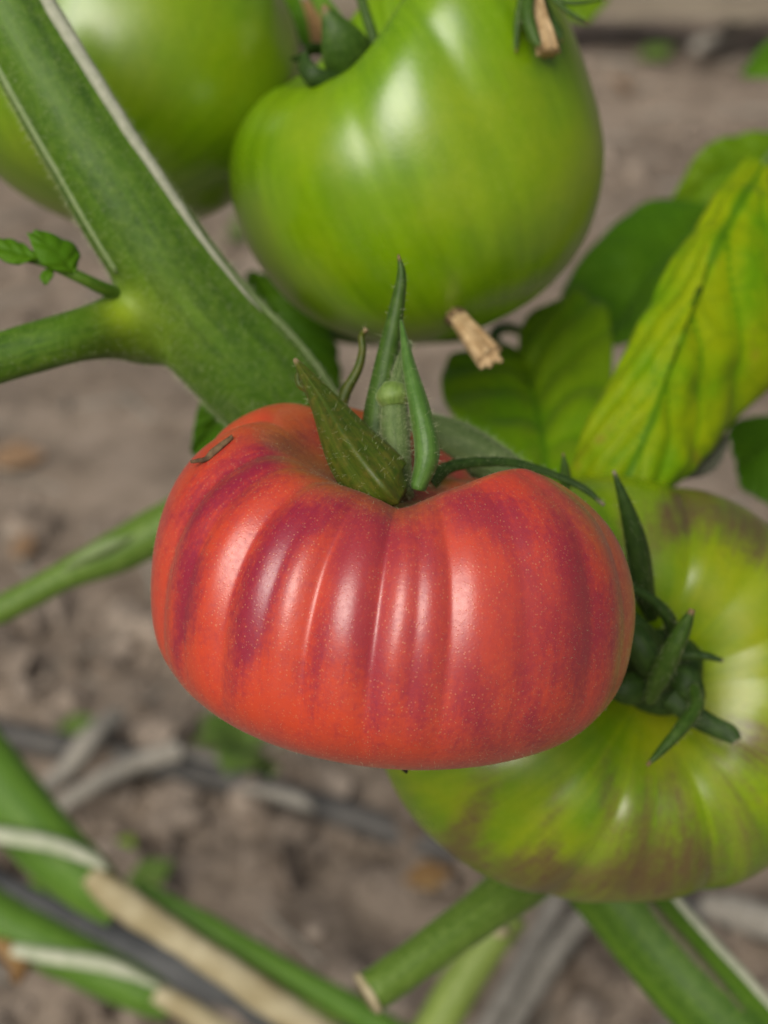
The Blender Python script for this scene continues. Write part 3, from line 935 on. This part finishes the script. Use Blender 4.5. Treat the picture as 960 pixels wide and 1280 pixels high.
def fuse(m1, m2, joint, vox, reach, iters):
    """one skin over two tubes with a smooth swelling at the joint, cut back into two parts that share normals"""
    from mathutils.kdtree import KDTree
    n1 = len(m1[0])
    me = bpy.data.meshes.new('joined')
    me.from_pydata(np.vstack([m1[0], m2[0]]).tolist(), [], list(m1[1]) + [[k + n1 for k in f] for f in m2[1]])
    o = bpy.data.objects.new('joined', me)
    COL.objects.link(o)
    md = o.modifiers.new('remesh', 'REMESH')
    md.mode = 'VOXEL'
    md.voxel_size = vox
    dg = bpy.context.evaluated_depsgraph_get()
    ev = o.evaluated_get(dg).to_mesh()
    nv = len(ev.vertices)
    v = np.empty(nv * 3)
    ev.vertices.foreach_get('co', v)
    v = v.reshape(-1, 3)
    f = [list(p.vertices) for p in ev.polygons]
    e = np.empty(len(ev.edges) * 2, dtype=np.int64)
    ev.edges.foreach_get('vertices', e)
    e = e.reshape(-1, 2)
    bpy.data.objects.remove(o)
    deg = np.bincount(e.ravel(), minlength=nv)[:, None]
    w = np.exp(-(np.linalg.norm(v - joint, axis=1) / reach) ** 2)[:, None] * 0.9 + 0.06
    for _ in range(iters):
        s_ = np.zeros_like(v)
        np.add.at(s_, e[:, 0], v[e[:, 1]])
        np.add.at(s_, e[:, 1], v[e[:, 0]])
        v = v + w * (s_ / np.maximum(deg, 1) - v)
    allv = np.vstack([m1[0], m2[0]])
    kd = KDTree(len(allv))
    for k, p in enumerate(allv):
        kd.insert(p, k)
    kd.balance()
    idx = np.array([kd.find(p)[1] for p in v])
    u = np.concatenate([m1[2]['u'], m2[2]['u']])[idx]
    fl = np.vstack([m1[2]['flow'], m2[2]['flow']])[idx]
    side = (idx >= n1)
    ft = np.array([side[p].mean() > .5 for p in f])
    tri = np.array([[p[0], p[1], p[2]] for p in f] + [[p[0], p[2], p[3]] for p in f if len(p) == 4])
    fn = np.cross(v[tri[:, 1]] - v[tri[:, 0]], v[tri[:, 2]] - v[tri[:, 0]])
    vn = np.zeros_like(v)
    for k in range(3):
        np.add.at(vn, tri[:, k], fn)
    vn = unit(vn)
    # streak coordinates are blurred across the joint so that no edge shows
    for _ in range(14):
        for arr in (u, fl):
            s_ = np.zeros_like(arr)
            np.add.at(s_, e[:, 0], arr[e[:, 1]])
            np.add.at(s_, e[:, 1], arr[e[:, 0]])
            ww = np.minimum(w, .9) if arr.ndim == 2 else np.minimum(w, .9)[:, 0]
            arr += ww * (s_ / (deg if arr.ndim == 2 else deg[:, 0]) - arr)
    jt = np.exp(-(np.linalg.norm(v - P(152, 388, .3515), axis=1) / .0042) ** 2) + .35 * np.exp(-(np.linalg.norm(v - joint, axis=1) / .011) ** 2)
    out = []
    for t in (False, True):
        sel = [p for p, q_ in zip(f, ft) if bool(q_) == t]
        used = np.unique(np.array([k for p in sel for k in p]))
        mp = -np.ones(nv, dtype=int)
        mp[used] = np.arange(len(used))
        out.append(((v[used], [[int(mp[k]) for k in p] for p in sel], {'u': u[used], 'flow': fl[used], 'jt': jt[used]}), vn[used]))
    return out


(sf_, sfn), (bf_, bfn) = fuse(sm, bm, P(176, 405, .357), .0009, .011, 26)
so = obj('stem', sf_, M_STEM, V)
so.data.normals_split_custom_set_from_vertices(sfn.tolist())
bo = obj('branch', bf_, M_STEM, V)
bo.data.normals_split_custom_set_from_vertices(bfn.tolist())
cen = spline(PP(*sp), 160)
vis = lambda c: (to_px(c)[1] < 640).astype(float) + 0.05
obj('stem_hairs', hairs((sm[0], sm[1], None, cen), 15000, .0014, .000020, 31, 0.6, keep=vis), M_HAIR, so, kind='stuff')


def surf(i, ang, lift=0.0):
    """a line on the stem surface at angle ang"""
    seg = 72
    k = int(round((ang % (2 * math.pi)) / (2 * math.pi) * seg)) % seg
    v = sm[0][i * seg + k]
    return v + unit(v - cen[i]) * lift


ii = np.linspace(2, 62, 16).astype(int)
kk = np.linspace(44, 88, 14)
obj('rib', tube(np.array([surf(i, 1.0, .0002) for i in ii]), [.0015, .0016, .0016, .0014, .0011, .0006, .0001], 60, 10, bump=.0002), M_RIB, so)
obj('rib', tube(np.array([surf(int(i), 1.0 + .35 * (i - 44) / 44, .0) for i in kk]), [.0002, .0006, .0008, .0008, .0006], 50, 8, bump=.0001), M_RIBG, so)
il = [i for i in range(2, 90, 4) if to_px(surf(i, -1.0)[None])[1][0] < 345]
obj('rib', tube(np.array([surf(i, -1.0, .0) for i in il]), [.0006, .0007, .0007, .0006, .0005], 60, 8, bump=.0001), M_RIBG, so)
jj = np.linspace(122, 156, 14).astype(int)
obj('rib', tube(np.array([surf(i, 1.15, .0002) for i in jj]), [.0012, .0016, .0016, .0014], 50, 10, bump=.0002), M_RIB, so)
obj('corky_streak', tube(np.array([surf(i, .45, -.0006) for i in jj[1:-3]]), [.0004, .0016, .0021, .0020, .0012, .0003], 50, 10, flat=.5, bump=.0003), M_BLEM, so)
obj('branch_hairs', hairs((bm[0], bm[1], None, spline(PP(*bp), 60)), 1500, .0012, .00002, 41, .6), M_HAIR, bo, kind='stuff')
# little side shoot with leaflets
sh = [(158, 372, .360), (128, 360, .352), (92, 343, .348), (50, 326, .348), (0, 318, .347), (-30, 312, .347)]
so2 = obj('shoot', tube(PP(*sh), [.0018, .0014, .0012, .0010, .0008, .0008], 40, 12), M_STEM, V)
obj('leaflet', leaf(PP((92, 343, .347), (72, 318, .345), (40, 292, .345)), PP((92, 343, .347), (52, 330, .344), (34, 292, .345)),
                    PP((92, 343, .347), (95, 312, .349), (44, 288, .346)), 40, 15, .001, .0004, 4, wave=.001, seed=2), M_LDARK, so2)
obj('leaflet', leaf(PP((50, 325, .347), (20, 318, .346), (-20, 305, .346)), PP((50, 325, .347), (15, 332, .345), (-20, 310, .346)),
                    PP((50, 325, .347), (20, 305, .348), (-20, 300, .346)), 40, 15, .001, .0004, 4, wave=.001, seed=4), M_LDARK, so2)
obj('leaflet', leaf(PP((66, 334, .347), (58, 344, .346), (56, 356, .346)), PP((64, 332, .347), (50, 345, .346), (56, 357, .346)),
                    PP((68, 336, .347), (66, 346, .346), (58, 356, .346)), 24, 9, .0005, .0002, 3, wave=.0005, seed=5), M_LDARK, so2)
# truss stalk carrying the red and the turning tomato
tp = [(400, 600, .392), (455, 560, .376), (520, 545, .360), (575, 560, .353), (640, 596, .352), (700, 650, .352), (760, 740, .356)]
tm = tube(PP(*tp), [.0040, .0042, .0048, .0052, .0040, .0034, .0032], 60, 22, bump=.0002)
to = obj('truss_stalk', tm, M_PED, V)
obj('stalk_hairs', hairs((tm[0], tm[1], None, spline(PP(*tp), 60)), 3500, .0016, .00002, 51, .6), M_HAIR, to, kind='stuff')
obj('bract', blade(PP((708, 612, .352), (707, 592, .350), (704, 566, .349)), [.0012, .0012, .0002], 16, 7, cup=.2, roll=.8), M_SEPAL, to)
# pruned stub below
pm = tube(PP((700, 1065, .455), (640, 1112, .440), (575, 1160, .430), (500, 1215, .423), (459, 1242, .420)), [.0078, .0068, .0057, .0053, .0052], 50, 26, bump=.0003)
po = obj('pruned_branch', pm, M_BGST, V)
e0, e1 = P(500, 1215, .423), P(459, 1242, .420)
ax = unit(e1 - e0)
obj('cut_end', tube(np.array([e1 - ax * .0006, e1 + ax * .0007]), [.0056, .0054], 4, 26, bump=.0008, nsc=420, ref=cU, prof=lambda a: 1 + .06 * np.cos(3 * a)), M_CREAM, po)

# ------------------------------------------------------------------ withered flower at the top
wf = thing('withered_flower', 'withered tomato flower with green sepals and dry tan corolla, at the top edge', 'flower', P(672, 0, .372))
obj('dry_corolla', tube(PP((668, -20, .370), (674, 15, .368), (682, 45, .367), (686, 66, .366)), [.0012, .0015, .0020, .0024], 24, 36, prof=pr, bump=.0002), M_TAN, wf)
for pts, ws in [([(664, -20, .366), (660, 15, .363), (668, 45, .362), (676, 60, .362)], [7, 9, 8, 2]),
                ([(655, -20, .367), (648, 20, .365), (646, 45, .365), (645, 66, .365)], [5, 5, 4, 1]),
                ([(672, -20, .372), (684, 20, .372), (697, 38, .371), (703, 52, .371)], [7, 10, 8, 2]),
                ([(680, -20, .366), (690, -4, .364), (712, 15, .363), (736, 29, .363)], [5, 4, 3.5, 1]),
                ([(680, -20, .368), (700, 0, .367), (725, 3, .366), (760, -2, .366)], [5, 4, 3, 1]),
                ([(660, 10, .372), (655, 45, .371), (664, 70, .371), (670, 86, .371)], [5, 7, 5, 1])]:
    sepal(wf, pts, ws, M_SEPAL, .366, hair=30, cup=.2, roll=.8, n=24, m=9)

# ------------------------------------------------------------------ leaves
LG = 'leaves of the tomato vine'


def one_leaf(label, mid, left, right, mat, name='tomato_leaf', group=LG, petiole=None, **kw):
    base = P(*mid[0])
    r = thing(name, label, 'leaf', base, group)
    obj('blade', leaf(PP(*mid), PP(*left), PP(*right), **kw), mat, r)
    if petiole:
        obj('petiole', tube(PP(*petiole[0]), petiole[1], 30, 12), M_BGST, r)
    return r


one_leaf('large yellowing leaf with dark veins, right of the red tomato, tip pointing down',
         [(955, 205, .440), (892, 315, .415), (850, 430, .405), (805, 550, .402), (772, 617, .405)],
         [(940, 190, .445), (858, 312, .425), (790, 440, .415), (742, 545, .410), (718, 594, .410), (766, 618, .405)],
         [(965, 215, .440), (1010, 330, .430), (985, 450, .428), (928, 512, .424), (868, 565, .416), (815, 622, .408), (778, 620, .405)],
         M_LYEL, bulge=.006, quilt=.0009, nv=5.3, slope=.40, wave=.0035, seed=3, n=150, m=49, vw=.035,
         petiole=([(953, 208, .441), (985, 170, .45), (1040, 120, .46)], [.0012, .0014, .0016]))
one_leaf('heart-shaped mottled leaf below the dry flower stub of the upper green tomato',
         [(655, 452, .480), (668, 500, .462), (680, 560, .445), (690, 640, .428)],
         [(652, 448, .480), (600, 440, .476), (560, 462, .474), (553, 505, .462), (580, 560, .446), (640, 610, .434), (688, 640, .428)],
         [(658, 448, .480), (675, 396, .480), (715, 374, .486), (756, 402, .482), (766, 455, .468), (752, 540, .448), (700, 640, .428)],
         M_LHEART, bulge=.007, quilt=.0020, nv=6, slope=.25, wave=.003, seed=5,
         petiole=([(657, 455, .482), (640, 440, .478), (622, 432, .476), (618, 418, .478), (632, 410, .483), (655, 415, .49)], [.0014, .0016, .0017, .0017, .0016, .0014]))
one_leaf('smooth dark green leaf between the upper green tomato and the yellowing leaf',
         [(890, 262, .545), (830, 320, .525), (785, 380, .510), (752, 436, .495)],
         [(890, 255, .545), (812, 258, .54), (742, 318, .528), (702, 386, .512), (750, 438, .495)],
         [(895, 270, .545), (885, 345, .515), (840, 410, .50), (790, 436, .495), (755, 437, .495)], M_LDARK, bulge=.008, quilt=.0006, nv=6, wave=.003, seed=6)
one_leaf('bright green leaf at the right edge, above and behind the yellowing leaf',
         [(1010, 190, .56), (930, 205, .55), (880, 230, .55), (835, 268, .555)],
         [(1010, 250, .56), (940, 250, .55), (890, 275, .55), (838, 272, .555)],
         [(1010, 165, .56), (930, 172, .555), (880, 185, .55), (832, 262, .555)], M_LMID, bulge=.006, quilt=.001, nv=5, wave=.003, seed=7)
one_leaf('dark leaf corner at the right edge above the turning tomato',
         [(1010, 545, .50), (965, 560, .495), (922, 590, .49)], [(1010, 520, .50), (950, 520, .495), (908, 535, .49), (920, 585, .49)],
         [(1010, 640, .50), (970, 640, .495), (925, 612, .49)], M_LDARK, bulge=.005, wave=.003, seed=8)
one_leaf('small greyish withered leaf hanging under the yellowing leaf tip',
         [(905, 545, .43), (875, 572, .425), (846, 598, .425)], [(900, 535, .43), (865, 560, .425), (844, 596, .425)],
         [(910, 550, .43), (888, 590, .425), (848, 600, .425)], M_LGREY, bulge=.003, wave=.002, seed=9, n=40, m=15)
one_leaf('dark green leaf peeping out below the thick stem, left of the red tomato',
         [(330, 450, .425), (285, 510, .42), (240, 566, .42)], [(310, 440, .425), (255, 495, .42), (238, 565, .42)],
         [(380, 480, .425), (330, 560, .42), (242, 570, .42)], M_LDARK, bulge=.004, wave=.003, seed=10)
one_leaf('shaded green leaf between the thick stem and the upper green tomato',
         [(310, 345, .475), (345, 390, .465), (390, 440, .465), (425, 490, .47)], [(312, 345, .475), (310, 400, .465), (350, 470, .465), (420, 492, .47)],
         [(315, 340, .475), (372, 372, .47), (412, 430, .47), (428, 488, .47)], M_LDARK, bulge=.006, wave=.003, seed=11,
         petiole=([(345, 405, .468), (400, 416, .475), (470, 425, .49), (600, 420, .50)], [.0016, .0018, .0018, .0016]))
one_leaf('small out of focus green leaf at the right edge near the top',
         [(1010, 60, .75), (965, 72, .74), (926, 94, .74)], [(1010, 40, .75), (960, 52, .74), (928, 90, .74)], [(1010, 100, .75), (965, 100, .74), (930, 98, .74)],
         M_LDARK, bulge=.004, wave=.003, seed=12, n=40, m=15)
one_leaf('pale green blurred leaf behind the withered flower at the top edge',
         [(690, -30, .62), (712, 0, .62), (738, 25, .62)], [(660, -20, .62), (690, 20, .62), (735, 30, .62)], [(740, -30, .62), (760, 0, .62), (742, 22, .62)],
         M_LMID, bulge=.003, wave=.003, seed=13, n=40, m=15)
one_leaf('dark drooping leaf strip between the two upper green tomatoes',
         [(335, -30, .47), (360, 20, .46), (385, 62, .46)], [(322, -30, .47), (350, 20, .46), (383, 64, .46)], [(360, -30, .47), (380, 10, .46), (390, 60, .46)],
         M_LDARK, bulge=.002, wave=.002, seed=14, n=40, m=11)
one_leaf('tan withered leaf scrap hanging between the two upper green tomatoes',
         [(385, 0, .49), (392, 25, .488), (398, 56, .488)], [(378, 0, .49), (380, 30, .488), (392, 56, .488)], [(395, 0, .49), (406, 25, .488), (406, 50, .488)],
         M_LDRY, bulge=.002, wave=.002, seed=15, n=30, m=11)

# ------------------------------------------------------------------ background stalks
SG = 'stalks out of focus below'
b = thing('vine_stalk', 'thin blurred green stalk crossing the soil left of the red tomato', 'stalk', P(100, 700, .50), SG)
bs_ = [(-80, 790, .50), (0, 762, .50), (80, 720, .50), (150, 688, .50), (260, 630, .50), (340, 590, .50)]
obj('stalk', tube(PP(*bs_), [.0045, .0042, .0044, .0064, .0072, .007], 50, 20, bump=.0004), M_BGST, b)
obj('pale_streak', tube(PP((80, 712, .4955), (110, 693, .4935), (140, 680, .4925), (165, 670, .4925)), [.0004, .0018, .0018, .0004], 30, 10, bump=.0003), M_RIBG, b)

b = thing('vine_stalk', 'green stalk drying to cream, with papery edge strip, crossing the lower left corner', 'stalk', P(200, 1170, .62), SG)
obj('green_section', tube(PP((-120, 840, .62), (-30, 950, .62), (45, 1040, .62), (105, 1100, .62), (150, 1136, .62)), [.013, .0135, .0125, .011, .008], 40, 24, bump=.0005, flat=.8), M_LSTEM, b)
obj('cream_section', tube(PP((112, 1092, .614), (150, 1125, .614), (220, 1172, .615), (300, 1225, .618), (380, 1280, .622), (470, 1345, .625)), [.0045, .0062, .0054, .0058, .0062, .0075], 50, 24, bump=.0007, flat=.85), M_CREAM, b)
obj('papery_strip', blade(PP((-60, 1030, .600), (10, 1040, .600), (70, 1052, .601), (115, 1070, .604), (135, 1086, .606)), [.0035, .0038, .0036, .003, .0012], 30, 9, cup=.3, roll=.6, ref=camvec(.2, .7, .7)), M_WHITE, b)
obj('green_edge', tube(PP((170, 1105, .63), (260, 1160, .632), (350, 1212, .634), (440, 1262, .636), (520, 1310, .638)), [.002, .0052, .0052, .0058, .006], 40, 16, bump=.0005), M_LSTEM, b)
b = thing('vine_stalk', 'lowest green stalk with white papery strip, at the bottom left edge', 'stalk', P(110, 1210, .66), SG)
obj('green_section', tube(PP((-100, 1090, .66), (0, 1150, .66), (90, 1196, .66), (170, 1235, .66), (215, 1258, .66)), [.010, .0105, .010, .009, .006], 40, 20, bump=.0005), M_LSTEM, b)
obj('cream_section', tube(PP((195, 1240, .653), (240, 1266, .653), (320, 1315, .655), (400, 1360, .66)), [.004, .0048, .005, .0055], 30, 20, bump=.0005), M_CREAM, b)
obj('papery_strip', blade(PP((15, 1184, .645), (70, 1192, .644), (140, 1204, .644), (200, 1232, .646)), [.003, .0036, .0034, .0012], 30, 9, cup=.3, roll=.6, ref=camvec(.2, .7, .7)), M_WHITE, b)
obj('brown_end', tube(PP((-10, 1175, .65), (10, 1188, .648), (25, 1205, .65), (20, 1225, .652)), [.002, .0035, .004, .002], 16, 12, bump=.001), M_LDRY, b)
b = thing('vine_stalk', 'pale green blurred stalk with a cut pale top, under the turning tomato', 'stalk', P(590, 1220, .58), SG)
obj('stalk', tube(PP((640, 1140, .58), (610, 1180, .58), (570, 1240, .58), (530, 1310, .58)), [.0062, .0066, .0072, .0074], 30, 20, bump=.0005), M_BGST2, b)
obj('cut_end', tube(PP((622, 1162, .572), (624, 1158, .571), (627, 1154, .571)), [.003, .0042, .0025], 8, 14, bump=.0006), M_CREAM, b)
b = thing('vine_stalk', 'thin green stalk lying along the bottom edge of the soil', 'stalk', P(440, 1275, .66), SG)
obj('stalk', tube(PP((330, 1235, .70), (400, 1262, .69), (460, 1276, .68), (560, 1310, .67)), [.0035, .0038, .004, .004], 30, 14), M_BGST2, b)

# ------------------------------------------------------------------ things on the soil
h = on_ground([(-200, 850), (-60, 900), (60, 930), (180, 955), (300, 980), (420, 1015), (520, 1050), (640, 1090), (760, 1118), (880, 1142), (1050, 1180)], .010)
hm = obj('irrigation_hose', tube(h, [.0085] * 4, 120, 18, ref=np.array([0, 0, 1.0])), M_HOSE, origin=h[5], label='black drip irrigation hose lying across the soil behind the tomatoes', cat='hose')
h = on_ground([(-60, 1090), (60, 1150), (170, 1195), (260, 1225), (340, 1262), (430, 1310)], .012)
obj('water_pipe', tube(h, [.0125] * 3, 70, 20, ref=np.array([0, 0, 1.0])), M_PIPE, origin=h[2], label='dark grey water pipe on the soil under the lower left stalks', cat='pipe')


def straw(label, pix, rad, mat=M_STRAW, lift=.012):
    s = on_ground(pix, lift)
    obj('dry_stalk', tube(s, rad, 40, 12, ref=np.array([0, 0, 1.0]), bump=.0008, nsc=90), mat, origin=s[0], label=label, cat='dry stalk', group='dry stalks on the soil')


straw('short pale dry stalk leaning up on the soil, left one below the red tomato', [(40, 1000), (80, 965), (112, 925), (146, 896)], [.004, .006, .007, .006], lift=.02)
straw('longer grey dry stalk on the soil, crossing the hose at the left', [(60, 1018), (110, 985), (170, 955), (228, 938)], [.004, .0055, .006, .006], lift=.024)
straw('grey dry stalk under the turning tomato, left of a pair', [(600, 1300), (640, 1230), (672, 1170), (700, 1120)], [.0055, .006, .006, .006], lift=.02)
straw('grey dry stalk under the turning tomato, right of a pair', [(625, 1310), (665, 1240), (700, 1185), (735, 1140)], [.0055, .006, .006, .006], lift=.016)
straw('pale broken stalk lying on the hose below the red tomato', [(300, 985), (340, 992), (372, 1000), (392, 1012)], [.002, .0035, .0045, .002], M_STRAW, lift=.02)
straw('pale dry stalk at the right edge on the far hose end', [(880, 1130), (920, 1140), (985, 1160)], [.006, .009, .009], lift=.026)
straw('pale thin dry stalk at the top right corner beside the plank', [(870, 60), (900, 45), (940, 18), (980, -15)], [.008, .009, .009, .008], lift=.03)
straw('short dry straw on the soil, left of the green seedling', [(230, 940), (262, 950), (300, 962)], [.003, .004, .003], lift=.012)


def ground_leaf(label, x, y, s, mat, rot=0.0, cat='leaf', name='fallen_leaf', group='fallen leaves on the soil', lift=.012):
    g = on_ground([(x, y)], lift)[0]
    e = np.array([math.cos(R_(rot)), math.sin(R_(rot)), 0.15]) * s
    w = np.array([-math.sin(R_(rot)), math.cos(R_(rot)), 0.2]) * s * .62
    mid = np.array([g - e, g, g + e])
    me = leaf(mid, np.array([g - e, g + w, g + e]), np.array([g - e, g - w, g + e]), 24, 11, s * .2, s * .05, 4, wave=s * .2, seed=int(x))
    obj(name, me, mat, origin=g, label=label, cat=cat, group=group)


ground_leaf('round yellow green leaf on the soil above the cream stalk', 187, 1094, .015, M_LPALE, 30, lift=.02)
ground_leaf('tiny yellow leaf scrap beside the round yellow green leaf', 155, 1062, .010, M_LYEL, 70)
ground_leaf('orange dry leaf on the soil left of the pruned branch', 535, 1096, .014, M_LDRY, 10)
ground_leaf('orange dry leaf scrap on bare soil at far left', 20, 572, .022, M_LSOIL, 0)
ground_leaf('small faded leaf scrap on bare soil, left, below the branch', 28, 682, .014, M_LSOIL, 80)
ground_leaf('faded yellow leaf scrap on the soil under the plank, top right', 820, 66, .024, M_LPALE, 20)
ground_leaf('brown leaf scrap on the soil right of the upper green tomato', 775, 105, .02, M_LSOIL, 120)
ground_leaf('yellowish leaf scrap on the soil at the far left above the hose', 95, 905, .012, M_LPALE, 15)
ground_leaf('dull yellow leaf scrap on dark soil, left, above the cream stalk', 60, 1115, .018, M_LHEART, 15)

# green seedlings
for k, (x, y, s, n, lab) in enumerate([(312, 945, .036, 12, 'larger clump of green weed seedlings on the soil below the red tomato'),
                                       (372, 978, .024, 7, 'smaller green weed seedling beside the hose, below the red tomato'),
                                       (300, 300, .03, 6, 'small green weed on far soil seen between the upper green tomatoes')]):
    g = on_ground([(x, y)], .0)[0]
    wd = thing('weed_seedling', lab, 'weed', g, 'weed seedlings on the soil')
    for i in range(n):
        a = rng.uniform(0, 2 * math.pi)
        L = s * rng.uniform(.6, 1.1)
        d = np.array([math.cos(a), math.sin(a), 0])
        sd = np.array([-d[1], d[0], 0.0])
        c0 = g + np.array([0, 0, .004])
        c1 = g + d * L * .55 + np.array([0, 0, L * .55])
        c2 = g + d * L + np.array([0, 0, L * .45])
        obj('leaf', leaf(np.array([c0, c1, c2]), np.array([c0, c1 + sd * L * .3, c2]), np.array([c0, c1 - sd * L * .3, c2]), 14, 7, .001, .0003, 3, wave=.002, seed=i), M_LPALE, wd)

# plank at the edge of the bed
def box(c, sx, sy, sz, rz=0.0, nx=2, jit=0.0, seed=0):
    rg = np.random.default_rng(seed)
    xs = np.linspace(-1, 1, nx)
    ring = [(-1, -1), (-.96, -1), (.96, -1), (1, -.94), (1, .94), (.96, 1), (-.96, 1), (-1, .94)]
    v = []
    for x in xs:
        j = rg.normal(0, jit, 2)
        for (a, b_) in ring:
            v.append((x * sx, a * sy + j[0], b_ * sz + j[1]))
    v = np.array(v)
    c_, s_ = math.cos(rz), math.sin(rz)
    v = np.stack([v[:, 0] * c_ - v[:, 1] * s_, v[:, 0] * s_ + v[:, 1] * c_, v[:, 2]], 1) + c
    m = len(ring)
    f = grid_faces(nx, m, True).tolist()
    f += [list(range(m))[::-1], [(nx - 1) * m + k for k in range(m)]]
    return v, f


pc = on_ground([(720, 18)], .06)[0]
obj('plank', box(pc + np.array([-.05, .03, .01]), 0.36, .035, .014, .01, 24, .002, 3), M_PLANK, origin=pc, smooth=False,
    label='weathered grey plank edging the bed at the top right', cat='plank')
pc2 = on_ground([(860, -60)], .05)[0]
S.render.film_transparent = False
